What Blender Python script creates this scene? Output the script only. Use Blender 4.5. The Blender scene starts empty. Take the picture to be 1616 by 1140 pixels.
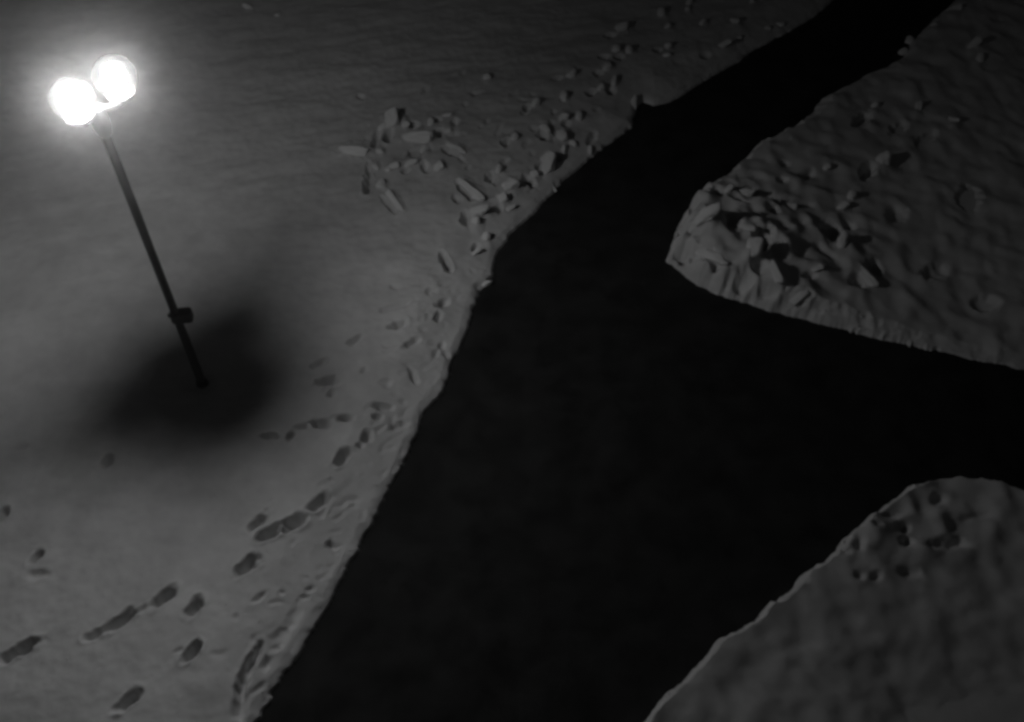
import bpy, bmesh, math, random
import numpy as np
from mathutils import Vector, Matrix

S = bpy.context.scene
COL = S.collection
random.seed(7)
RNG = np.random.default_rng(11)

# ------------------------------------------------------------------ camera
CAM_H = 9.1                       # a window about three storeys up
FOCAL = 1500.0                    # in pixels of the 1616 px wide photograph
NADIR = 1862.0                    # row where plumb lines meet
PITCH = math.pi / 2 - math.atan((NADIR - 570.0) / FOCAL)
cam_d = bpy.data.cameras.new('camera')
cam_d.sensor_width = 36.0
cam_d.lens = 36.0 * FOCAL / 1616.0
cam_d.clip_start = 0.05
cam_d.clip_end = 400.0
cam = bpy.data.objects.new('camera', cam_d)
COL.objects.link(cam)
cam.location = (0, 0, CAM_H)
cam.rotation_euler = (math.pi / 2 - PITCH, 0, 0)
S.camera = cam

# ------------------------------------------------------------------ night sky (no sun: the lamp is the only light)
W = bpy.data.worlds.new('World')
S.world = W
W.use_nodes = True
nt = W.node_tree
nt.nodes.clear()
sky = nt.nodes.new('ShaderNodeTexSky')
sky.sky_type = 'NISHITA'
sky.sun_disc = False
sky.sun_elevation = math.radians(-2.0)
sky.sun_rotation = math.radians(200)
bw = nt.nodes.new('ShaderNodeRGBToBW')
bg = nt.nodes.new('ShaderNodeBackground')
bg.inputs['Strength'].default_value = 0.05
wo = nt.nodes.new('ShaderNodeOutputWorld')
nt.links.new(sky.outputs[0], bw.inputs[0])
nt.links.new(bw.outputs[0], bg.inputs['Color'])
nt.links.new(bg.outputs[0], wo.inputs['Surface'])

BULB_EMIT = 485.0
HAZE_DENSITY = 0.0096
HAZE_G = 0.957

S.view_settings.view_transform = 'Standard'
S.view_settings.look = 'None'
S.view_settings.gamma = 1.0
S.view_settings.exposure = 0.0
S.view_settings.use_curve_mapping = False
S.render.engine = 'CYCLES'
S.cycles.use_denoising = True
S.cycles.caustics_reflective = False
S.cycles.caustics_refractive = False
S.cycles.sample_clamp_indirect = 2.0
S.cycles.max_bounces = 6
S.cycles.diffuse_bounces = 1
S.cycles.transparent_max_bounces = 12
S.cycles.filter_width = 3.3

# ------------------------------------------------------------------ photograph geometry
FW = np.array([0, math.cos(PITCH), -math.sin(PITCH)])
UP = np.array([0, math.sin(PITCH), math.cos(PITCH)])
RT = np.array([1.0, 0, 0])


def at(x, y, z=0.0):
    """the point of the horizontal plane at height z seen at photo position x, y"""
    r = FW + RT * (x - 808) / FOCAL - UP * (y - 570) / FOCAL
    return np.array([0, 0, CAM_H]) + r * ((z - CAM_H) / r[2])


def jac(x, y, z):
    """photo pixels per metre around a ground point"""
    p = at(x, y, z)
    out = np.zeros((2, 2))
    for k in range(2):
        q = p.copy()
        q[k] += 0.02
        d = q - np.array([0, 0, CAM_H])
        w = d @ FW
        u = np.array([808 + FOCAL * (d @ RT) / w, 570 - FOCAL * (d @ UP) / w])
        out[:, k] = (u - np.array([x, y])) / 0.02
    return p, out


# ------------------------------------------------------------------ noise
def hash2(ix, iy, seed):
    h = (ix.astype(np.int64) * 374761393 + iy.astype(np.int64) * 668265263 + seed * 974634777) & 0xffffffff
    h = ((h ^ (h >> 13)) * 1274126177) & 0xffffffff
    h = ((h ^ (h >> 16)) * 2246822519) & 0xffffffff
    return ((h ^ (h >> 15)) & 0xffffff) / float(0xffffff)


def perlin(x, y, seed):
    ix, iy = np.floor(x), np.floor(y)
    fx, fy = x - ix, y - iy
    u = fx * fx * fx * (fx * (fx * 6 - 15) + 10)
    v = fy * fy * fy * (fy * (fy * 6 - 15) + 10)

    def g(dx, dy):
        a = hash2(ix + dx, iy + dy, seed) * 2 * math.pi
        return np.cos(a) * (fx - dx) + np.sin(a) * (fy - dy)
    a = g(0, 0) * (1 - u) + g(1, 0) * u
    b = g(0, 1) * (1 - u) + g(1, 1) * u
    return (a * (1 - v) + b * v) * 1.5


def fbm(x, y, seed, octv=4, gain=0.5):
    s, a, f = 0, 1.0, 1.0
    for k in range(octv):
        s = s + a * perlin(x * f, y * f, seed + 31 * k)
        a *= gain
        f *= 2.03
    return s


def worley(x, y, seed):
    ix, iy = np.floor(x), np.floor(y)
    best = np.full(x.shape, 9.0)
    for dx in (-1, 0, 1):
        for dy in (-1, 0, 1):
            cx, cy = ix + dx, iy + dy
            px = cx + 0.15 + 0.7 * hash2(cx, cy, seed)
            py = cy + 0.15 + 0.7 * hash2(cx, cy, seed + 5)
            best = np.minimum(best, (px - x) ** 2 + (py - y) ** 2)
    return best


def sstep(e0, e1, x):
    t = np.clip((x - e0) / (e1 - e0), 0, 1)
    return t * t * (3 - 2 * t)


# ------------------------------------------------------------------ outlines of the three snow areas (photo x, y)
EDGE_L = [(410, 1128), (432, 1085), (470, 1030), (497, 985), (525, 940), (550, 895), (583, 830), (605, 785),
          (635, 730), (662, 672), (668, 648), (692, 625), (705, 597), (715, 565), (735, 525), (748, 480), (757, 455),
          (776, 432), (783, 400), (815, 355), (850, 325), (880, 290), (920, 255), (960, 225), (998, 197),
          (1004, 168), (1014, 157), (1032, 163), (1065, 155), (1110, 125), (1165, 95), (1190, 75), (1240, 50), (1290, 20),
          (1335, -20), (1390, -75)]
EDGE_R = [(1590, -80), (1520, -15), (1475, 25), (1440, 60), (1425, 85), (1400, 100), (1370, 110), (1340, 128), (1300, 150),
          (1285, 170), (1270, 185), (1225, 215), (1200, 225), (1175, 250), (1140, 283), (1115, 294), (1095, 315),
          (1072, 350), (1062, 375), (1054, 402), (1085, 430), (1128, 453), (1148, 460), (1205, 480), (1250, 488),
          (1300, 502), (1360, 518), (1420, 533), (1500, 550), (1616, 575), (1800, 612)]
EDGE_M = [(960, 1195), (1022, 1130), (1060, 1090), (1100, 1045), (1140, 1010), (1165, 995), (1200, 965), (1230, 945),
          (1260, 915), (1290, 895), (1310, 880), (1330, 855), (1355, 830), (1380, 810), (1400, 795), (1430, 775),
          (1470, 760), (1500, 755), (1540, 762), (1580, 772), (1616, 782), (1800, 830)]


def outline(edge, z, tail):
    return np.array([at(x, y, z)[:2] for x, y in edge] + tail)


def ext(edge, z, i, j, far):
    a, b = at(*edge[i], z)[:2], at(*edge[j], z)[:2]
    d = (b - a) / np.linalg.norm(b - a)
    return b + d * far


lt, lb = ext(EDGE_L, .05, -6, -1, 90), ext(EDGE_L, .05, 4, 0, 60)
POLY_L = outline(EDGE_L, .05, [lt, np.array([-120, 140.]), np.array([-120, -90.]), lb])
rt_, rr = ext(EDGE_R, .1, 4, 0, 90), ext(EDGE_R, .1, -4, -1, 90)
POLY_R = outline(EDGE_R, .1, [rr, np.array([160, 40.]), np.array([160, 140.]), rt_])
ml, mr = ext(EDGE_M, .14, 5, 0, 60), ext(EDGE_M, .14, -4, -1, 90)
POLY_M = outline(EDGE_M, .14, [mr, np.array([150, -90.]), ml])


def signed(poly, X, Y):
    """distance to the outline, positive inside"""
    d2 = np.full(X.shape, 1e9)
    ins = np.zeros(X.shape, bool)
    n = len(poly)
    for i in range(n):
        ax, ay = poly[i]
        bx, by = poly[(i + 1) % n]
        ex, ey = bx - ax, by - ay
        t = np.clip(((X - ax) * ex + (Y - ay) * ey) / (ex * ex + ey * ey), 0, 1)
        d2 = np.minimum(d2, (X - ax - t * ex) ** 2 + (Y - ay - t * ey) ** 2)
        c = ((ay > Y) != (by > Y)) & (X < ex * (Y - ay) / (ey if abs(ey) > 1e-9 else 1e-9) + ax)
        ins ^= c
    d = np.sqrt(d2)
    return np.where(ins, d, -d)


# ------------------------------------------------------------------ the grid of ground points: fine in view, coarse beyond
def grow(start, sign, step, upto):
    out, p = [], start
    while abs(p - start) < upto:
        step *= 1.35
        p += sign * step
        out.append(p)
    return out


xs = list(np.arange(-9.4, 9.6, 0.019))
xs = grow(xs[0], -1, .02, 65)[::-1] + xs + grow(xs[-1], 1, .02, 65)
ys, y = [], 2.7
while y < 17.0:
    ys.append(y)
    y += 0.0145 + 0.00095 * (y - 2.7)
ys = grow(ys[0], -1, .02, 60)[::-1] + ys + grow(ys[-1], 1, .03, 65)
xs, ys = np.array(xs), np.array(ys)
X, Y = np.meshgrid(xs, ys)
NY, NX = X.shape

jag_wide = 0.020 * fbm(X * 2.6, Y * 2.6, 3, 2)
jag_fine = 0.026 * fbm(X * 6.5, Y * 6.5, 9, 3, .55) * (.45 + sstep(-.2, .7, fbm(X * 1.3, Y * 1.3, 12, 2)))


def ragged(poly, k):
    d = signed(poly, X, Y)
    return d + k * (jag_wide * np.exp(-(d / .25) ** 2) + jag_fine * np.exp(-(d / .06) ** 2) + .007 * fbm(X * 19, Y * 19, 14, 2) * np.exp(-(d / .04) ** 2))


SD_L = ragged(POLY_L, .9)
SD_R = ragged(POLY_R, 1.2)
SD_M = ragged(POLY_M, 1.5)

# ------------------------------------------------------------------ heights
big = fbm(X * .35, Y * .35, 40, 3)
wx = X + .12 * fbm(X * 2.2, Y * 2.2, 70, 2)
wy = Y + .12 * fbm(X * 2.2, Y * 2.2, 80, 2)

tip = at(1110, 385)[:2]
near_tip = np.exp(-(((X - tip[0]) / 1.5) ** 2 + ((Y - tip[1]) / 1.1) ** 2))


def bank(sd, w, p=.5):
    return np.clip(sd / w, 0, 1) ** p


# left field: wind-rippled, almost flat, trampled towards the path
ca, sa = math.cos(.3), math.sin(.3)
rx, ry = X * ca + Y * sa, -X * sa + Y * ca
ripple = fbm(rx * 1.0 + .5 * big, ry * 3.0, 15, 4, .52)
rip_amt = .005 + .008 * sstep(6.5, 11.5, Y)
trod = np.exp(-np.maximum(SD_L, 0) / .55)
H_L = (.19 + .03 * big + rip_amt * ripple + .014 * fbm(X * 1.7 + 9, Y * 2.1, 19, 3, .5) + .005 * fbm(X * 9, Y * 9, 18, 3)
       + trod * (.022 * fbm(wx * 4.2, wy * 4.2, 21, 3) + .014 * np.abs(fbm(X * 11, Y * 11, 23, 2))))
# wedge between the two paths: heaped, pitted snow, tallest at the tip
wor1 = worley(wx * 2.6, wy * 2.6, 101)
wor2 = worley(wx * 4.6 + 3, wy * 4.6, 102)
heap_c = at(1165, 365, .3)[:2]
heap = np.exp(-(((X - heap_c[0]) / .85) ** 2 + ((Y - heap_c[1]) / .70) ** 2))
rim_r = np.exp(-((SD_R - .22) / .2) ** 2)
rug = np.exp(-(((X - heap_c[0] - .15) / 1.35) ** 2 + ((Y - heap_c[1]) / .95) ** 2))
H_R = (.42 + .04 * big - .104 * np.clip(X - tip[0], 0, 3.2) + .20 * heap + .04 * rim_r * heap
       + (.03 + .30 * rug) * (np.minimum(wor1, .8) - .3) + .16 * rug * (np.minimum(wor2, .8) - .3)
       + (.035 + .05 * rug) * fbm(wx * 2.2, wy * 2.2, 51, 4, .55) + .011 * fbm(X * 4.3, Y * 4.3, 52, 3, .6))
# mound in the corner: smooth flank, broken crest at the far end
mc = at(1420, 850)[:2]
crest = np.exp(-(((X - mc[0]) / 1.3) ** 2 + ((Y - mc[1]) / .55) ** 2))
lump_m = np.exp(-np.maximum(SD_M, 0) / .35) * sstep(0, .9, Y - at(1180, 985)[1])
H_M = (.36 + .05 * big - .175 * np.clip(SD_M, 0, 2.0) + .022 * fbm(rx * .9, ry * 1.3, 61, 3, .5) + .026 * fbm(X * 2.6, Y * 3.4, 63, 4, .55)
       + (crest + .5 * lump_m) * (.16 * (np.minimum(wor1, .8) - .3) + .07 * (np.minimum(wor2, .8) - .3)))



def soften(H, n):
    for _ in range(n):
        for ax_ in (0, 1):
            H = .5 * H + .25 * (np.roll(H, 1, ax_) + np.roll(H, -1, ax_))
    return H


H_R = soften(H_R, 7)
H_M = soften(H_M, 6)

# ------------------------------------------------------------------ marks pressed into the snow: x, y, length, width, angle (photo), depth, kind
FOOT = [  # kind f: a footprint of its own;  h: a plain hollow
    (35, 706, 34, 10, 20, .025, 'h'), (169, 729, 26, 15, 60, .07, 'h'), (155, 748, 34, 9, 52, .02, 'h'), (4, 813, 34, 14, 58, .08, 'f'),
    (56, 881, 36, 15, 45, .07, 'f'), (60, 908, 42, 16, 8, .03, 'h'), (259, 943, 58, 22, 40, .09, 'f'), (307, 958, 44, 24, 52, .09, 'f'),
    (190, 981, 62, 22, 36, .09, 'f'), (150, 1003, 48, 15, 26, .06, 'f'), (222, 963, 36, 9, 30, .03, 'h'), (28, 1030, 88, 23, 29, .09, 'f'), (302, 1028, 48, 23, 46, .09, 'f'),
    (202, 1106, 58, 24, 42, .09, 'f'), (539, 721, 38, 22, 52, .09, 'f'), (504, 791, 50, 22, 38, .08, 'f'),
    (406, 824, 46, 17, 40, .07, 'f'), (462, 826, 46, 28, 26, .10, 'f'), (425, 842, 50, 25, 26, .10, 'f'), (521, 854, 18, 14, -30, .08, 'h'),
    (391, 893, 52, 27, 36, .09, 'f'), (410, 941, 40, 9, 38, .03, 'h'), (444, 932, 12, 7, 0, .03, 'h'), (487, 923, 20, 8, 20, .05, 'h'),
    (479, 935, 18, 8, 10, .05, 'h'), (462, 965, 46, 22, 55, .03, 'h'), (440, 1000, 60, 24, 55, .035, 'h'),
    (399, 1030, 56, 15, 62, .09, 'h'), (383, 1064, 72, 19, 70, .09, 'h'), (375, 1104, 80, 22, 86, .10, 'h'),
    (417, 1040, 28, 15, 70, .07, 'h'), (404, 1078, 34, 10, 40, .06, 'h'), (703, 409, 34, 18, -62, .11, 'f'), (759, 440, 22, 18, 40, .09, 'h'),
    (625, 452, 20, 8, -5, .02, 'h'), (627, 481, 66, 10, 17, .03, 'h'), (697, 474, 28, 12, 35, .07, 'f'), (691, 495, 22, 10, 60, .07, 'h'),
    (629, 512, 34, 16, 15, .08, 'f'), (561, 535, 32, 14, 28, .05, 'f'), (650, 539, 34, 12, 32, .06, 'f'), (696, 537, 14, 10, 50, .06, 'h'),
    (704, 550, 20, 12, -40, .07, 'h'), (688, 549, 16, 9, 60, .05, 'h'), (504, 573, 34, 12, 25, .04, 'f'), (652, 588, 30, 12, -65, .08, 'f'), (516, 602, 42, 20, 10, .08, 'f'),
    (523, 620, 14, 12, 80, .05, 'h'), (602, 638, 42, 14, -6, .08, 'f'), (596, 654, 20, 10, 8, .06, 'h'), (627, 665, 36, 15, 25, .08, 'f'),
    (542, 658, 33, 15, -4, .08, 'f'), (506, 669, 38, 20, 0, .08, 'f'), (476, 674, 30, 12, 15, .05, 'f'), (459, 688, 20, 14, 40, .08, 'f'),
    (425, 688, 30, 14, 2, .06, 'f'), (578, 686, 24, 20, 60, .09, 'f'), (568, 700, 16, 10, 20, .06, 'h'), (431, 594, 26, 12, 30, .03, 'h'),
    # trampled patch and kicked holes towards the upper path
    (580, 291, 34, 17, 85, .12, 'f'), (582, 268, 30, 10, 88, .07, 'h'), (614, 214, 28, 13, 60, .10, 'h'), (594, 219, 32, 13, 70, .08, 'h'), (653, 199, 20, 13, 15, .09, 'h'),
    (658, 240, 34, 13, 12, .12, 'f'), (690, 190, 14, 10, 0, .07, 'h'), (718, 194, 14, 12, 60, .08, 'h'), (671, 264, 14, 18, 0, .09, 'h'),
    (641, 269, 14, 9, 15, .06, 'h'), (694, 210, 16, 12, 0, .07, 'h'), (712, 240, 34, 11, -26, .07, 'h'), (612, 322, 40, 7, -48, .06, 'h'),
    (733, 301, 40, 11, -48, .10, 'h'), (735, 343, 17, 24, -15, .10, 'h'), (720, 314, 15, 10, -30, .07, 'h'), (775, 281, 18, 24, 0, .11, 'f'),
    (834, 281, 24, 18, -20, .11, 'f'), (853, 261, 16, 22, -20, .10, 'h'), (879, 243, 17, 13, 10, .10, 'h'), (799, 224, 17, 14, 20, .10, 'f'),
    (752, 384, 18, 14, 55, .08, 'h'), (787, 325, 14, 10, -40, .07, 'h'), (832, 171, 14, 10, 20, .08, 'h'), (857, 214, 20, 16, -30, .09, 'h'),
    (894, 196, 16, 10, 0, .08, 'h'), (963, 55, 22, 9, 5, .08, 'h'), (955, 90, 20, 9, 0, .08, 'h'), (945, 117, 18, 9, 0, .07, 'h'),
    (933, 147, 20, 10, 15, .09, 'h'), (963, 141, 18, 11, 0, .09, 'h'), (978, 92, 18, 9, 10, .08, 'h'), (1038, 79, 16, 9, 10, .07, 'h'), (1115, 83, 18, 9, 10, .07, 'h'),
    (880, 124, 18, 8, 10, .06, 'h'), (936, 210, 22, 12, 50, .07, 'h'),
]
HOLE_R = [
    (1363, 181, 38, 22, 40, .13, 'f'), (1422, 192, 32, 22, 20, .11, 'f'), (1465, 208, 38, 20, 30, .11, 'f'), (1371, 265, 30, 26, 40, .17, 'f'),
    (1272, 281, 30, 16, 25, .09, 'f'), (1231, 296, 17, 10, 0, .08, 'h'), (1236, 265, 16, 11, 0, .06, 'h'), (1535, 300, 36, 42, 60, .14, 'h'),
    (1150, 376, 34, 32, 20, .17, 'h'), (1199, 390, 34, 34, 0, .16, 'h'), (1311, 368, 34, 42, 70, .19, 'h'), (1382, 418, 30, 22, -40, .12, 'h'),
    (1357, 443, 34, 26, 0, .13, 'h'), (1129, 322, 22, 16, -40, .10, 'h'), (1215, 347, 24, 14, -10, .12, 'h'), (1161, 334, 40, 10, -20, .08, 'h'),
    (1183, 318, 24, 12, -5, .06, 'h'), (1275, 443, 26, 13, 10, .09, 'h'), (1146, 452, 22, 12, 70, .16, 'h'), (1192, 437, 24, 30, 80, .12, 'h'),
    (1236, 474, 14, 26, 0, .09, 'h'), (1262, 330, 50, 10, 5, .05, 'h'), (1340, 355, 22, 12, -20, .08, 'h'), (1085, 385, 20, 10, 10, .05, 'h'),
    (1300, 400, 50, 14, -30, .06, 'h'), (1420, 330, 40, 26, 10, .06, 'h'), (1480, 420, 50, 30, 20, .06, 'h'), (1560, 470, 50, 26, -10, .06, 'h'),
]
HOLE_M = [
    (1381, 831, 22, 20, 0, .10, 'h'), (1356, 861, 20, 28, 0, .10, 'h'), (1427, 831, 26, 22, 0, .14, 'h'), (1484, 785, 36, 22, 10, .10, 'h'),
    (1499, 853, 84, 26, 2, .20, 'h'), (1433, 852, 30, 24, 0, .13, 'h'), (1358, 907, 22, 18, 0, .08, 'h'), (1385, 907, 20, 16, 0, .08, 'h'),
    (1440, 899, 50, 24, -12, .10, 'h'), (1269, 916, 18, 10, 10, .07, 'h'), (1335, 872, 22, 12, 10, .07, 'h'), (1412, 812, 36, 15, 5, .11, 'h'),
    (1540, 812, 60, 14, 8, .06, 'h'),
]


PATCH = 'lumps in the trampled patch'
RIM = 'lumps beside the dark path'
FAR = 'small lumps on the far snow'
RIGHT = 'lumps on the right hand snow bank'
TIPG = 'lumps heaped at the tip of the right hand snow bank'
LUMPS = [  # photo x, y, width, height, angle, thickness, label, group
    (557, 236, 52, 17, -6, .5, 'long flat snow slab lying alone at the left end of the trampled patch', PATCH),
    (619, 187, 26, 24, 80, .8, 'upright blocky snow lump at the top of the trampled patch', PATCH),
    (660, 216, 48, 20, -6, .8, 'widest snow block in the middle of the trampled patch above a black hollow', PATCH),
    (720, 232, 36, 9, -24, .6, 'thin snow bar at the right end of the trampled patch', PATCH),
    (692, 262, 20, 14, 10, .7, 'rounded snow lump at the lower right of the trampled patch', PATCH),
    (624, 318, 44, 10, -50, .6, 'narrow slanting snow bar just below the trampled patch and its dark hole', PATCH),
    (703, 181, 28, 7, 8, .6, 'thin pale snow strip along the upper right of the trampled patch', PATCH),
    (648, 256, 26, 10, 12, .6, 'flattened snow lump along the bottom of the trampled patch', PATCH),
    (621, 260, 22, 10, 10, .6, 'low snow lump in the left half of the bottom row of the trampled patch', PATCH), (599, 237, 14, 9, -20, .7, 'small snow lump touching the right end of the long flat slab in the patch', PATCH), (592, 262, 12, 9, -40, .7, 'small snow lump just above the teardrop hole, below the long flat slab', PATCH),
    (601, 289, 15, 13, 40, .6, 'snow lump right beside the big teardrop hole below the trampled patch', PATCH), (679, 193, 12, 13, 70, .8, 'small upright snow lump left of the thin pale strip in the patch', PATCH), (640, 196, 14, 10, 20, .7, 'small snow lump just right of the upright blocky lump at the patch top', PATCH),
    (668, 243, 14, 9, 40, .7, 'small snow lump at the right end of the hollow under the widest block', PATCH), (604, 198, 16, 10, 30, .5, 'low snow lump at the left foot of the upright blocky lump', PATCH), (706, 207, 14, 8, 0, .5, 'small flat snow lump below the thin pale strip at the upper right of the patch', PATCH),
    (612, 266, 12, 7, 0, .6, 'tiny flat snow lump, lowest of the bottom row of the trampled patch', PATCH),
    (743, 298, 48, 13, -40, .7, 'long slanting snow bar between the trampled patch and the dark path', RIM),
    (807, 291, 28, 19, 15, .8, 'bright squat snow block close to the dark path edge beside a black hole', RIM),
    (792, 311, 24, 15, 0, .6, 'grey low snow lump just below the bright squat block near the path', RIM),
    (757, 332, 34, 16, 6, .7, 'broad bright snow lump behind a dark crescent hole near the path', RIM),
    (751, 348, 20, 15, 10, .7, 'round snow lump tucked under the broad bright lump near the path', RIM),
    (804, 329, 24, 9, 20, .6, 'thin snow sliver at the path edge right of the broad bright lump', RIM),
    (768, 374, 17, 15, 30, .9, 'single bright snow knob near the path edge above a dark footprint', RIM),
    (747, 400, 34, 8, 22, .5, 'low snow ridge piece right of the dark hole by the path bend', RIM),
    (865, 257, 20, 30, 60, .7, 'tall leaning snow lump on the path edge right of two dark holes', RIM),
    (766, 448, 24, 9, 18, .7, 'loose snow flake overhanging the dark path at its bend', RIM),
    (787, 267, 12, 14, 70, .9, 'narrow snow lump on the rim of the round dark hole above the squat block', RIM), (812, 216, 12, 11, 40, .9, 'small snow lump at the right rim of the lone hole above the squat block', RIM), (844, 273, 14, 12, -40, .9, 'small snow lump wedged between two dark holes right of the squat block', RIM),
    (861, 202, 20, 12, -40, .7, 'slanting snow lump on the left side of the crowded cluster by the path', RIM), (887, 213, 18, 17, -50, .7, 'thickest snow lump in the middle of the crowded cluster by the path', RIM), (890, 235, 9, 16, 80, .9, 'narrow snow lump at the bottom of the crowded cluster by the path', RIM),
    (859, 253, 18, 11, -50, .8, 'snow lump at the left foot of the tall leaning lump on the path edge', RIM), (874, 296, 11, 6, -50, .7, 'tiny snow sliver on the very path edge below the tall leaning lump', RIM), (931, 236, 9, 14, 80, .9, 'narrow upright snow lump on the path edge right of the crowded cluster', RIM),
    (845, 162, 15, 11, 40, .9, 'snow lump with a dark hole at its left, above the crowded cluster', RIM), (890, 152, 11, 17, 85, .9, 'tall narrow snow lump standing alone above the crowded cluster', RIM), (890, 184, 20, 12, 0, .8, 'broad flat snow lump at the top of the crowded cluster by the path', RIM),
    (914, 182, 11, 14, 80, .8, 'small upright snow lump at the upper right of the crowded cluster', RIM), (904, 225, 16, 10, -30, .7, 'low snow lump on the right side of the crowded cluster by the path', RIM), (768, 121, 15, 11, 0, .9, 'lone snow lump on smooth open snow between trampled patch and top edge', FAR),
    (1001, 163, 10, 22, 75, .8, 'snow lump standing at the notch in the far left path edge', FAR),
    (1139, 71, 38, 9, 8, .7, 'long low snow lump beside the far left edge of the path', FAR),
    (982, 43, 22, 13, 10, .9, 'largest snow lump of the far upper snow left of the path', FAR),
    (972, 76, 17, 13, 0, .9, 'wider left one of two far snow lumps standing side by side', FAR), (993, 78, 11, 13, 80, .9, 'narrower right one of two far snow lumps standing side by side', FAR), (1044, 19, 13, 13, 60, .9, 'round far snow lump near the top edge with a smaller one below it', FAR),
    (1054, 40, 12, 9, 20, .8, 'small far snow lump right below the round one near the top edge', FAR), (1109, 35, 12, 9, 20, .9, 'bright far snow lump halfway between the round top one and the far path', FAR), (1160, 32, 16, 10, -10, .7, 'faint flat snow lump on the far snow, near the top, before the path edge', FAR),
    (1230, 37, 17, 8, -10, .7, 'dim snow lump closest to the far upper path edge', FAR), (1211, 44, 13, 8, 0, .7, 'dimmer left neighbour of the snow lump closest to the far path edge', FAR), (1054, 72, 11, 11, 40, .9, 'upper one of two touching far snow lumps left of the long low lump', FAR),
    (1052, 86, 15, 7, 0, .7, 'lower flat one of two touching far snow lumps left of the long low lump', FAR), (1167, 59, 9, 7, 0, .8, 'tiny snow lump off the right end of the long low far lump', FAR), (958, 105, 16, 13, 30, .9, 'snow lump directly below the two far lumps standing side by side', FAR),
    (970, 128, 10, 18, 75, .8, 'tall thin far snow lump between two blocky ones below the side by side pair', FAR), (902, 116, 16, 12, 20, .9, 'far snow lump with a flat shadow, alone left of the column of lumps', FAR), (948, 138, 12, 11, 30, .9, 'lowest snow lump of the far column, with dark hollows on both sides', FAR),
    (1088, 2, 12, 9, 50, .9, 'left one of two snow lumps cut by the top edge of the view', FAR), (1187, 1, 11, 7, 0, .8, 'right one of two snow lumps cut by the top edge of the view', FAR), (1085, 14, 9, 7, 0, .8, 'tiny snow lump just under the left lump cut by the top edge', FAR),
    (390, 10, 17, 9, -20, .6, 'small snow lump alone at the top edge right of the lamp globes', FAR),
    (437, 22, 10, 6, 0, .6, 'tiny snow lump at the top right of the lamp globes, below another lump', FAR),
    (1506, 13, 26, 10, 0, .7, 'pale flat snow lump at the far top of the right snow bank', RIGHT),
    (1506, 188, 19, 10, -20, .8, 'bright snow lump right of three dark hollows on the right snow bank', RIGHT),
    (1450, 168, 11, 20, 75, .7, 'upright snow lump between dark hollows on the right snow bank', RIGHT),
    (1381, 166, 12, 10, 30, .9, 'small snow knob at the upper rim of the leftmost dark hollow, right bank', RIGHT),
    (1395, 250, 26, 20, 55, .6, 'leaning snow lump right of the blackest hole of the right snow bank', RIGHT),
    (1436, 64, 13, 14, 60, .9, 'pointed snow lump on the rim of the right bank at the far path', RIGHT), (1425, 82, 17, 12, 10, .8, 'wider snow lump just below the pointed one on the right bank rim', RIGHT), (1475, 38, 13, 9, 0, .8, 'snow lump on the right bank rim just above the pointed one', RIGHT),
    (1538, 68, 20, 13, 20, .7, 'broad dim snow lump far up the right bank away from its rim', RIGHT), (1547, 93, 13, 15, 60, .7, 'narrow dim snow lump just below the broad dim one far up the right bank', RIGHT),
    (1305, 264, 13, 11, 20, .9, 'bright snow knob above the heaped tip of the right snow bank', RIGHT),
    (1345, 308, 14, 14, 60, .9, 'bright snow knob standing above the deepest pit right of the heaped tip', RIGHT),
    (1175, 305, 44, 16, -4, .6, 'long pale snow slab lying on the upper side of the heaped tip', TIPG),
    (1110, 372, 52, 22, 6, .6, 'bright broad snow block at the very tip of the right snow bank', TIPG),
    (1110, 343, 40, 14, 4, .6, 'crusty snow slab above the bright broad block at the bank tip', TIPG),
    (1248, 326, 26, 14, -20, .7, 'bright snow lump between the pits on top of the heaped tip', TIPG),
    (1368, 436, 44, 15, -52, .6, 'curved snow bar slanting right of the pits of the heaped tip', TIPG),
    (1122, 421, 60, 18, -30, .6, 'smooth bright snow slab along the lower edge of the bank tip', TIPG),
    (1180, 428, 30, 26, 60, .6, 'upright snow block right of the notch under the bank tip', TIPG),
    (1150, 300, 16, 10, 20, .7, 'small snow lump at the upper left rim of the heaped tip', TIPG), (1225, 318, 20, 10, 0, .7, 'flat snow lump left of the bright lump on top of the heaped tip', TIPG), (1330, 380, 16, 24, 60, .7, 'tall snow lump on the right rim of the deepest pit behind the heaped tip', TIPG), (1290, 425, 20, 12, 10, .6, 'small snow lump below the deepest pit, right of the heaped tip', TIPG),
    (1180, 358, 34, 10, -28, .6, 'slanting snow lump between the two round pits of the heaped tip', TIPG), (1222, 440, 14, 34, -72, .6, 'long upright snow lump leaning at the lower edge right of the tip notch', TIPG), (1262, 470, 30, 16, 20, .6, 'blocky snow lump at the lower edge farthest right of the tip notch', TIPG), (1330, 325, 20, 12, 20, .6, 'low snow lump right of the bright knob above the heaped tip', TIPG),
]
HEAPS_L, HEAPS_R = [], []                           # loose snow banked up round each lump
for (px, py, w, h, ang, th, lab, grp) in LUMPS:
    left_side = grp in (PATCH, RIM, FAR)
    if h > w:
        w, h, ang = h, w, (ang if abs(ang) > 45 else 90)
    (HEAPS_L if left_side else HEAPS_R).append((px + 2, py + 1, w * 1.45, h * 2.0, ang, -(.010 + .0012 * h), 'b'))
for _ in range(150):                                # scuffs between the prints
    i_ = random.randrange(2, 17)
    a_, b_ = EDGE_L[i_], EDGE_L[i_ + 1]
    q_ = random.random()
    FOOT.append((a_[0] + (b_[0] - a_[0]) * q_ - 12 - abs(random.gauss(0, 65)), a_[1] + (b_[1] - a_[1]) * q_ + random.gauss(0, 16),
                 random.uniform(8, 30), random.uniform(5, 12), random.uniform(0, 70), random.uniform(.006, .022), 'h'))
for _ in range(70):
    FOOT.append((random.gauss(800, 110), random.gauss(235, 60), random.uniform(8, 24), random.uniform(5, 11), random.uniform(-40, 60), random.uniform(.008, .03), 'h'))


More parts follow.
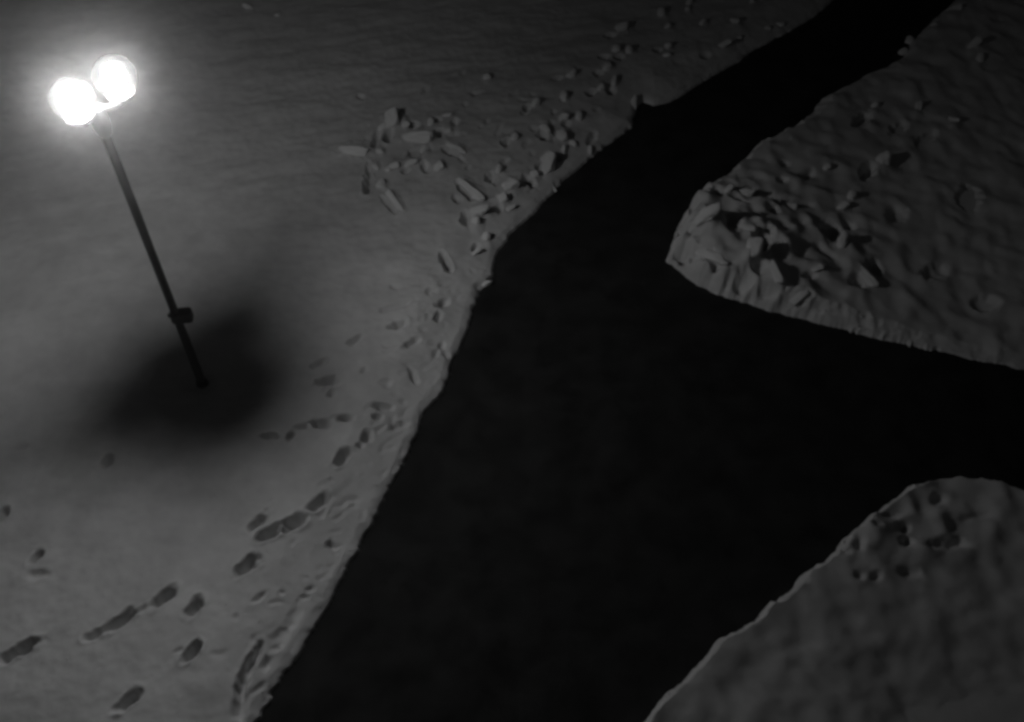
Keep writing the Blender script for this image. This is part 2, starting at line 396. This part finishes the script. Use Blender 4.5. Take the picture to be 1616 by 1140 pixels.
def press(Hm, marks, zref, gain, soft, lipk):
    masks = []
    for (mx, my, ln, wd, ang, dep, kd) in marks:
        p, J = jac(mx, my, zref)
        r = 1.6 * max(ln, wd) / 100.0
        i0, i1 = np.searchsorted(xs, [p[0] - r, p[0] + r])
        j0, j1 = np.searchsorted(ys, [p[1] - r, p[1] + r])
        if i1 <= i0 or j1 <= j0:
            continue
        gx, gy = X[j0:j1, i0:i1] - p[0], Y[j0:j1, i0:i1] - p[1]
        u, v = J[0, 0] * gx + J[0, 1] * gy, J[1, 0] * gx + J[1, 1] * gy
        a = math.radians(ang)
        e1, e2 = (u * math.cos(a) - v * math.sin(a)) / (ln * .5), (u * math.sin(a) + v * math.cos(a)) / (wd * .5)
        wv = .25 * fbm(X[j0:j1, i0:i1] * 11, Y[j0:j1, i0:i1] * 11, 200, 4, .62)
        e2 = e2 * (1.12 + .22 * np.cos(e1 * 2.6 + .5)) if kd == 'f' else e2     # narrower waist between heel and toe
        q = (np.abs(e1) ** 2.2 + np.abs(e2) ** 2.1) ** (1 / 2.15) + wv
        bowl = 1 - sstep(soft if kd != 'b' else 0.0, 1.06, q)
        dep = dep * gain
        lip = np.exp(-((q - 1.16) / .13) ** 2) * (lipk if kd != 'b' else 0)
        Hm[j0:j1, i0:i1] += -dep * bowl + dep * lip * (1 + 1.5 * wv / .25)
        if kd == 'f':
            masks.append((j0, j1, i0, i1, q < 1.12))
    return masks


M_L = press(H_L, FOOT + HEAPS_L, .19, 1.7, .36, .12)
M_R = press(H_R, HOLE_R + HEAPS_R, .2, 1.15, .40, .03)
press(H_M, HOLE_M, .3, .62, .1, .0)
H_R = soften(H_R, 2)
H_M = soften(H_M, 2)
H_L = soften(H_L, 1)

# thawed pit round the lamp post
BASE = at(322, 612, .06)
db = np.hypot(X - BASE[0], Y - BASE[1])
H_L -= .075 * np.exp(-(db / .2) ** 4)

ROUGH = .03 * fbm(X * 6, Y * 6, 90, 3)
BREAK = (.12 + .88 * np.minimum(rug * 1.6, 1)) * sstep(0, .12, SD_R) * (.55 * (soften(np.minimum(wor2, .8), 2) - .35) + .10 * fbm(X * 4.5, Y * 4.5, 93, 3)) * np.exp(-np.maximum(SD_R, 0) / .3)
Z_L = np.maximum(H_L, .012) * bank(SD_L, .10 + ROUGH, .5) * (.36 + .64 * sstep(.0, .75, SD_L))
Z_R = np.maximum(H_R, .02) * bank(np.maximum(SD_R, 0) + BREAK, .17 + 1.5 * ROUGH, .6) * sstep(-.02, .02, SD_R)
Z_M = np.maximum(H_M, .03) * bank(SD_M, .07 + .5 * ROUGH, .5)
Z_L = np.where(SD_L > 0, Z_L, -.03)
Z_R = np.where(SD_R > 0, Z_R, -.03)
Z_M = np.where(SD_M > 0, Z_M, -.03)


def ground_z(x, y):
    i, j = int(np.searchsorted(xs, x)), int(np.searchsorted(ys, y))
    return max(Z_L[j, i], Z_R[j, i], Z_M[j, i], 0.0)


# ------------------------------------------------------------------ materials
def mat(name):
    m = bpy.data.materials.new(name)
    m.use_nodes = True
    return m, m.node_tree, m.node_tree.nodes['Principled BSDF']


def node(t, kind, **kw):
    n = t.nodes.new(kind)
    for k, v in kw.items():
        if k in n.inputs.keys():
            n.inputs[k].default_value = v
        else:
            setattr(n, k, v)
    return n


def surface(name, lo, hi, scale, rough, spec, bumps, metallic=0.0):
    """grey mottled material with up to two layers of fine relief"""
    m, t, b = mat(name)
    tc = node(t, 'ShaderNodeTexCoord')
    nz = node(t, 'ShaderNodeTexNoise', Scale=scale, Detail=5.0, Roughness=.6)
    t.links.new(tc.outputs['Object'], nz.inputs['Vector'])
    rp = node(t, 'ShaderNodeValToRGB')
    rp.color_ramp.elements[0].position, rp.color_ramp.elements[1].position = .3, .7
    rp.color_ramp.elements[0].color, rp.color_ramp.elements[1].color = (lo, lo, lo, 1), (hi, hi, hi, 1)
    t.links.new(nz.outputs['Fac'], rp.inputs['Fac'])
    t.links.new(rp.outputs['Color'], b.inputs['Base Color'])
    b.inputs['Roughness'].default_value = rough
    b.inputs['Specular IOR Level'].default_value = spec
    b.inputs['Metallic'].default_value = metallic
    prev = None
    for sc, dist, st in bumps:
        n2 = node(t, 'ShaderNodeTexNoise', Scale=sc, Detail=4.0, Roughness=.6)
        t.links.new(tc.outputs['Object'], n2.inputs['Vector'])
        bp = node(t, 'ShaderNodeBump', Strength=st, Distance=dist)
        t.links.new(n2.outputs['Fac'], bp.inputs['Height'])
        if prev:
            t.links.new(prev.outputs['Normal'], bp.inputs['Normal'])
        prev = bp
    if prev:
        t.links.new(prev.outputs['Normal'], b.inputs['Normal'])
    return m


SNOW = surface('snow', .62, .80, 2.4, .75, .15, [(9, .02, .22), (60, .005, .36)])
CLOD = surface('lit_tone_snow', .84, .92, 6.0, .75, .15, [(30, .015, .5), (110, .004, .4)])  # lumps coloured paler than the open snow, imitating lamplight on their faces
ASPHALT = surface('asphalt', .018, .042, 2.2, .85, .12, [(90, .006, .5)])
STEEL = surface('painted_steel', .015, .03, 12, .6, .25, [(60, .002, .3)])
CAST = surface('cast_metal', .035, .06, 14, .5, .4, [(50, .002, .3)])

GLASS, t, b = mat('dimmed_globe')
t.nodes.remove(b)
tr = node(t, 'ShaderNodeBsdfTransparent')
tl = node(t, 'ShaderNodeBsdfTranslucent')
tco = node(t, 'ShaderNodeTexCoord')
sep = node(t, 'ShaderNodeSeparateXYZ')
t.links.new(tco.outputs['Object'], sep.inputs[0])
dimming = node(t, 'ShaderNodeMapRange')  # tint added to the shell to weaken light leaving sideways and upwards
dimming.interpolation_type = 'SMOOTHSTEP'
for k_, v_ in (('From Min', -.155), ('From Max', -.02), ('To Min', 1.0), ('To Max', .28)):
    dimming.inputs[k_].default_value = v_
t.links.new(sep.outputs['Z'], dimming.inputs['Value'])
t.links.new(dimming.outputs[0], tr.inputs['Color'])
gl = node(t, 'ShaderNodeBsdfGlossy', Roughness=.16)
m1 = node(t, 'ShaderNodeMixShader', Fac=.0012)
m2 = node(t, 'ShaderNodeMixShader')
fr = node(t, 'ShaderNodeFresnel', IOR=1.3)
t.links.new(tr.outputs[0], m1.inputs[1])
t.links.new(tl.outputs[0], m1.inputs[2])
fm = node(t, 'ShaderNodeMath', operation='MULTIPLY')
fm.inputs[1].default_value = .05
t.links.new(fr.outputs[0], fm.inputs[0])
t.links.new(fm.outputs[0], m2.inputs['Fac'])
t.links.new(m1.outputs[0], m2.inputs[1])
t.links.new(gl.outputs[0], m2.inputs[2])
t.links.new(m2.outputs[0], t.nodes['Material Output'].inputs['Surface'])

LITS = []
for gain in (1.15, .85):                              # the nearer bulb burns brighter than the far one
    m_, t, b = mat('lit_bulb')
    b.inputs['Base Color'].default_value = (.8, .8, .8, 1)
    b.inputs['Emission Color'].default_value = (1, 1, 1, 1)
    b.inputs['Emission Strength'].default_value = BULB_EMIT * gain
    LITS.append(m_)


# ------------------------------------------------------------------ ground objects
def normals():
    Z = np.where(SD_L > -.05, Z_L, np.where(SD_R > -.05, Z_R, Z_M))
    return Z


def tag(o, label=None, cat=None, group=None, kind=None):
    for k, v in (('label', label), ('category', cat), ('group', group), ('kind', kind)):
        if v:
            o[k] = v
    return o


def link(name, me, m, parent=None):
    o = bpy.data.objects.new(name, me)
    COL.objects.link(o)
    if m:
        me.materials.append(m)
    if parent:
        o.parent = parent
    return o


QUAD = (np.arange(NY - 1)[:, None] * NX + np.arange(NX - 1)[None, :])


def sheet(name, Z, NRM, cells, m, parent=None):
    """the cells (indices of grid quads) of a height field as one mesh with the field's own normals"""
    f = np.stack([cells, cells + 1, cells + NX + 1, cells + NX], 1)
    used, inv = np.unique(f.ravel(), return_inverse=True)
    me = bpy.data.meshes.new(name)
    co = np.stack([X.ravel()[used], Y.ravel()[used], Z.ravel()[used]], 1).astype(np.float32)
    me.vertices.add(len(used))
    me.vertices.foreach_set('co', co.ravel())
    me.loops.add(f.size)
    me.loops.foreach_set('vertex_index', inv.astype(np.int32).ravel())
    me.polygons.add(len(f))
    me.polygons.foreach_set('loop_start', np.arange(0, f.size, 4, dtype=np.int32))
    me.update(calc_edges=True)
    me.polygons.foreach_set('use_smooth', np.ones(len(f), bool))
    me.normals_split_custom_set_from_vertices(NRM.reshape(-1, 3)[used].astype(np.float32))
    return link(name, me, m, parent)


def field(name, Z, SD, masks, label_part):
    gy, gx = np.gradient(Z, ys, xs)
    n = np.stack([-gx, -gy, np.ones_like(gx)], -1)
    n /= np.linalg.norm(n, axis=-1, keepdims=True)
    corner = np.maximum(np.maximum(SD[:-1, :-1], SD[1:, :-1]), np.maximum(SD[:-1, 1:], SD[1:, 1:]))
    inside = corner > 0
    who = np.zeros(QUAD.shape, np.int32)
    for k, (j0, j1, i0, i1, q) in enumerate(masks):
        sub = who[j0:j1, i0:i1]
        sub[q[:sub.shape[0], :sub.shape[1]] & (sub == 0)] = k + 1
    who[~inside] = -1
    root = sheet(name, Z, n, QUAD[who == 0], SNOW)
    tag(root, kind='structure')
    for k in range(len(masks)):
        j0, j1, i0, i1, q = masks[k]
        sub = who[j0:j1, i0:i1] == k + 1
        if sub.sum() > 8:
            sheet(label_part, Z, n, QUAD[j0:j1, i0:i1][sub], SNOW, root)
    return root


field('snow_field', Z_L, SD_L, M_L, 'footprint')
field('snow_bank', Z_R, SD_R, M_R, 'footprint')
field('snow_mound', Z_M, SD_M, [], 'footprint')

me = bpy.data.meshes.new('asphalt_path')
gx_ = np.concatenate([[-80, -40], np.linspace(-10, 12, 111), [40, 80]])
gy_ = np.concatenate([[-62, -20], np.linspace(1, 18, 86), [45, 85]])
ax, ay = np.meshgrid(gx_, gy_)
az = -.008 + .004 * np.clip(fbm(ax * .8, ay * .8, 300, 2), -1, 1)
n_ = len(gx_)
q = (np.arange(len(gy_) - 1)[:, None] * n_ + np.arange(n_ - 1)[None, :]).ravel()
me.from_pydata(np.stack([ax.ravel(), ay.ravel(), az.ravel()], 1).tolist(), [], np.stack([q, q + 1, q + n_ + 1, q + n_], 1).tolist())
me.polygons.foreach_set('use_smooth', np.ones(len(me.polygons), bool))
tag(link('asphalt_path', me, ASPHALT), kind='structure')


# ------------------------------------------------------------------ street lamp
def lathe(profile, seg=28, cap=True):
    bm = bmesh.new()
    rings = []
    for r, z in profile:
        rings.append([bm.verts.new((r * math.cos(2 * math.pi * k / seg), r * math.sin(2 * math.pi * k / seg), z)) for k in range(seg)])
    for a, b_ in zip(rings, rings[1:]):
        for k in range(seg):
            bm.faces.new((a[k], a[(k + 1) % seg], b_[(k + 1) % seg], b_[k]))
    if cap:
        bm.faces.new(rings[0][::-1])
        bm.faces.new(rings[-1])
    return bm


def tube(pts, r, seg=16):
    bm = bmesh.new()
    pts = [Vector(p) for p in pts]
    rings = []
    for i, p in enumerate(pts):
        d = (pts[min(i + 1, len(pts) - 1)] - pts[max(i - 1, 0)]).normalized()
        side = d.cross(Vector((0, 0, 1)))
        if side.length < .05:
            side = d.cross(Vector((math.cos(ARM + 1.57), math.sin(ARM + 1.57), 0)))
            side = side.cross(d) if False else side
        side.normalize()
        up = side.cross(d)
        rings.append([bm.verts.new(p + r * (math.cos(2 * math.pi * k / seg) * side + math.sin(2 * math.pi * k / seg) * up)) for k in range(seg)])
    for a, b_ in zip(rings, rings[1:]):
        for k in range(seg):
            bm.faces.new((a[k], a[(k + 1) % seg], b_[(k + 1) % seg], b_[k]))
    bm.faces.new(rings[0][::-1])
    bm.faces.new(rings[-1])
    return bm


def box_bm(sx, sy, sz, bev=.008):
    bm = bmesh.new()
    bmesh.ops.create_cube(bm, size=1)
    bmesh.ops.scale(bm, vec=(sx, sy, sz), verts=bm.verts)
    bmesh.ops.bevel(bm, geom=bm.edges[:], offset=bev, segments=2, affect='EDGES')
    return bm


def part(name, bm, m, parent, loc=(0, 0, 0), rz=0, smooth=True):
    bmesh.ops.recalc_face_normals(bm, faces=bm.faces)
    me = bpy.data.meshes.new(name)
    bm.to_mesh(me)
    bm.free()
    if smooth:
        me.polygons.foreach_set('use_smooth', np.ones(len(me.polygons), bool))
        me.set_sharp_from_angle(angle=math.radians(38))
    o = link(name, me, m, parent)
    o.location = loc
    o.rotation_euler = (0, 0, rz)
    return o


# height of the globes: where the pole over the base reaches the row of the pole's top
r = FW + RT * (150 - 808) / FOCAL - UP * (185 - 570) / FOCAL
TOP = CAM_H + r[2] * np.hypot(*BASE[:2]) / np.hypot(r[0], r[1])
GZ = TOP + .33
G1, G2 = at(115, 157, GZ), at(181, 121, GZ)
GR = .192
ARM = 0.0

lamp = bpy.data.objects.new('street_lamp', None)
COL.objects.link(lamp)
lamp.location = (BASE[0], BASE[1], 0)
tag(lamp, 'dark slim street lamp post with two lit clear globes standing in the snow', 'street lamp')
O = np.array([BASE[0], BASE[1], 0])
part('base_flange', lathe([(.17, .0), (.17, .05), (.15, .065), (.085, .08), (.07, .16), (.06, .2)]), STEEL, lamp)
for k in range(4):
    a = k * math.pi / 2 + .6
    part('anchor_bolt', lathe([(.016, 0), (.016, .03), (.01, .032), (.01, .05)], 8), STEEL, lamp, (.135 * math.cos(a), .135 * math.sin(a), .06))
part('pole', lathe([(.052, .16), (.050, 1.0), (.044, 1.35), (.043, TOP - .1), (.043, TOP)]), STEEL, lamp)
# terminal box strapped to the pole
rb = FW + RT * (286 - 808) / FOCAL - UP * (497 - 570) / FOCAL
BOXZ = CAM_H + rb[2] * np.hypot(*BASE[:2]) / np.hypot(rb[0], rb[1])
part('clamp_collar', lathe([(.056, -.07), (.068, -.06), (.068, .06), (.056, .07)]), STEEL, lamp, (0, 0, BOXZ))
bx = part('terminal_box', box_bm(.13, .12, .15), STEEL, lamp, (.095, .015, BOXZ), .12)
part('box_lid', box_bm(.012, .10, .13, .004), STEEL, bx, (.070, 0, 0))
part('clamp_bolt', lathe([(.014, -.02), (.014, .02)], 8), STEEL, lamp, (-.075, -.01, BOXZ + .02))
# cross arm: a bar that curves up to a holder under each globe
part('pole_cap', lathe([(.045, -.22), (.066, -.19), (.086, -.12), (.088, -.02), (.076, .09), (.045, .11)]), CAST, lamp, (0, 0, TOP))
for g, LIT in zip((G1, G2), LITS):
    d = g - O
    e = Vector((d[0], d[1], 0))
    pts = [Vector((0, 0, TOP + .06)).lerp(Vector((e.x, e.y, TOP + .06)), s) for s in (0.0, .4, .72)]
    pts += [Vector((e.x * .9, e.y * .9, TOP + .068)), Vector((e.x * .98, e.y * .98, TOP + .09)), Vector((e.x, e.y, TOP + .125))]
    part('cross_arm', tube(pts, .034), CAST, lamp)
    part('globe_holder', lathe([(.03, .04), (.05, .06), (.114, .085), (.127, .1), (.127, .126), (.108, .126), (.05, .1), (.0, .1)], 28, False), CAST, lamp, (e.x, e.y, TOP + .045))
    prof = [(GR * math.sin(a), -GR * math.cos(a)) for a in np.linspace(.60, math.pi - .02, 26)]
    gb = part('globe', lathe(prof, 40, False), GLASS, lamp, (e.x, e.y, GZ))
    bl = [(.026, -.15), (.032, -.125), (.056, -.09), (.088, -.045), (.100, .005), (.094, .052), (.072, .09), (.040, .114), (.004, .122)]
    part('bulb', lathe(bl, 20), LIT, gb, (0, 0, 0))


# ------------------------------------------------------------------ lumps of snow thrown up on the surface
def clod_mesh(name, sub, seed):
    rg = random.Random(seed)
    bm = bmesh.new()
    bmesh.ops.create_icosphere(bm, subdivisions=3 if sub < 3 else 4, radius=1)
    planes = []
    for ax_ in ((1, 0, 0), (-1, 0, 0), (0, 1, 0), (0, -1, 0), (0, 0, 1), (0, 0, -1)):
        v = Vector(ax_) + Vector((rg.gauss(0, .16), rg.gauss(0, .16), rg.gauss(0, .16)))
        planes.append((v.normalized(), rg.uniform(.62, .82)))
    for _ in range(7):
        v = Vector((rg.gauss(0, 1), rg.gauss(0, 1), rg.gauss(0, 1))).normalized()
        planes.append((v, rg.uniform(.62, .98)))
    ph = [rg.uniform(0, 6.3) for _ in range(6)]
    for v in bm.verts:
        d = v.co.normalized()
        rr_ = 1.1
        for n, k in planes:
            c = d.dot(n)
            if c > .05:
                rr_ = min(rr_, k / c)
        rr_ *= 1 + .09 * math.sin(5 * d.x + ph[0]) * math.sin(6 * d.y + ph[1]) + .08 * math.sin(11 * d.z + ph[2] + 7 * d.x) * math.sin(9 * d.y + ph[3])
        rr_ += rg.uniform(-.02, .02) + .07 * math.sin(15 * d.x + ph[4]) * math.sin(14 * d.y + ph[5]) * math.sin(13 * d.z)
        v.co = d * rr_
    for _ in range(3):
        bmesh.ops.smooth_vert(bm, verts=bm.verts, factor=.5, use_axis_x=True, use_axis_y=True, use_axis_z=True)
    me = bpy.data.meshes.new(name)
    bm.to_mesh(me)
    bm.free()
    me.polygons.foreach_set('use_smooth', np.ones(len(me.polygons), bool))
    me.set_sharp_from_angle(angle=math.radians(75))
    me.materials.append(CLOD)
    return me


CLODS_BIG = [clod_mesh('snow_clod', 3, k) for k in range(8)]
CLODS = [clod_mesh('snow_clod', 2, 50 + k) for k in range(8)]

for k, (px, py, w, h, ang, th, lab, grp) in enumerate(LUMPS):
    z = .13 if px < 1020 or py < 140 else .22
    for _ in range(3):
        p = at(px, py, z + .02)
        z = ground_z(p[0], p[1])
    _, J = jac(px, py, z)
    ang = math.radians(ang)
    s0, s1 = max(w, h), min(w, h)
    if h > w:
        ang = ang if abs(math.degrees(ang)) > 45 else math.pi / 2
    Ji = np.linalg.inv(J)
    d = Ji @ np.array([math.cos(ang), -math.sin(ang)])            # long axis on the ground
    scale = np.linalg.norm(Ji[:, 0])                               # metres per pixel across
    la = .5 * s0 * min(np.linalg.norm(d), scale * 1.35)
    lb_ = .5 * s1 * scale * 1.0
    lc = th * lb_ * 1.3
    me = (CLODS_BIG if s0 >= 20 else CLODS)[k % 8]
    o = bpy.data.objects.new('snow_lump', me)
    COL.objects.link(o)
    o.scale = (la * 1.2, lb_ * 1.3, lc)
    to = Vector((BASE[0] - p[0], BASE[1] - p[1], 0)).normalized()
    lean = Matrix.Rotation(random.uniform(.35, .7), 3, Vector((0, 0, 1)).cross(to))
    o.rotation_euler = (lean @ Matrix.Rotation(math.atan2(d[1], d[0]), 3, 'Z')).to_euler()
    o.location = (p[0], p[1], z + lc * (.4 if grp == TIPG else .15))
    tag(o, lab, 'snow lump', grp)

# crumbs too small to tell apart, along the edges and round the trampled places
bm = bmesh.new()
cv, cf = [], []
base = np.array([(0, 0, 1), (.9, 0, 0), (0, .9, 0), (-.9, 0, 0), (0, -.9, 0), (0, 0, -.6)])
tri = [(0, 1, 2), (0, 2, 3), (0, 3, 4), (0, 4, 1), (5, 2, 1), (5, 3, 2), (5, 4, 3), (5, 1, 4)]
spots = [(random.gauss(650, 55), random.gauss(235, 32)) for _ in range(90)]
for _ in range(520):
    i = random.randrange(0, len(EDGE_L) - 1)
    a, b2 = EDGE_L[i], EDGE_L[i + 1]
    s = random.random()
    spots.append((a[0] + (b2[0] - a[0]) * s - abs(random.gauss(0, 34)), a[1] + (b2[1] - a[1]) * s + random.gauss(0, 10)))
for _ in range(330):
    i = random.randrange(0, len(EDGE_R) - 1)
    a, b2 = EDGE_R[i], EDGE_R[i + 1]
    s = random.random()
    spots.append((a[0] + (b2[0] - a[0]) * s + abs(random.gauss(0, 60)), a[1] + (b2[1] - a[1]) * s + random.gauss(0, 8)))
for mx, my, ln, wd, an, dp, kd in FOOT:
    for _ in range(2):
        spots.append((mx + random.gauss(0, ln * .55), my + random.gauss(0, wd * .9)))
for px, py in spots:
    p = at(px, py, .12)
    z = ground_z(p[0], p[1])
    if z < .04:
        continue
    s = random.uniform(.004, .011) if random.random() < .9 else random.uniform(.011, .018)
    R = np.array(Matrix.Rotation(random.uniform(0, 6.3), 3, Vector((random.gauss(0, 1), random.gauss(0, 1), random.gauss(0, 1))).normalized()))
    vv = (base * RNG.uniform(.7, 1.2, (6, 1)) * s) @ R.T + np.array([p[0], p[1], z + s * .3])
    n0 = len(cv)
    cv += vv.tolist()
    cf += [tuple(n0 + q_ for q_ in t_) for t_ in tri]
bm.free()
me = bpy.data.meshes.new('snow_crumbs')
me.from_pydata(cv, [], cf)
tag(link('snow_crumbs', me, CLOD), 'fine snow crumbs strewn along the path edges and footprints', None, None, 'stuff')

# ------------------------------------------------------------------ scattering air, added to give the lamps their lens-like glow
bmh = bmesh.new()
bmesh.ops.create_cube(bmh, size=1)
bmesh.ops.scale(bmh, vec=(190, 190, CAM_H + 2.4), verts=bmh.verts)
HZ, t, b = mat('haze')
t.nodes.remove(b)
pv = t.nodes.new('ShaderNodeVolumePrincipled')
pv.inputs['Color'].default_value = (.95, .95, .95, 1)
pv.inputs['Density'].default_value = HAZE_DENSITY
pv.inputs['Anisotropy'].default_value = HAZE_G
t.links.new(pv.outputs[0], t.nodes['Material Output'].inputs['Volume'])
me = bpy.data.meshes.new('haze')
bmh.to_mesh(me)
bmh.free()
hz = link('haze', me, HZ)
hz.location = (0, 12, (CAM_H + 2.4) / 2 - 1.2)
hz['kind'] = 'stuff'
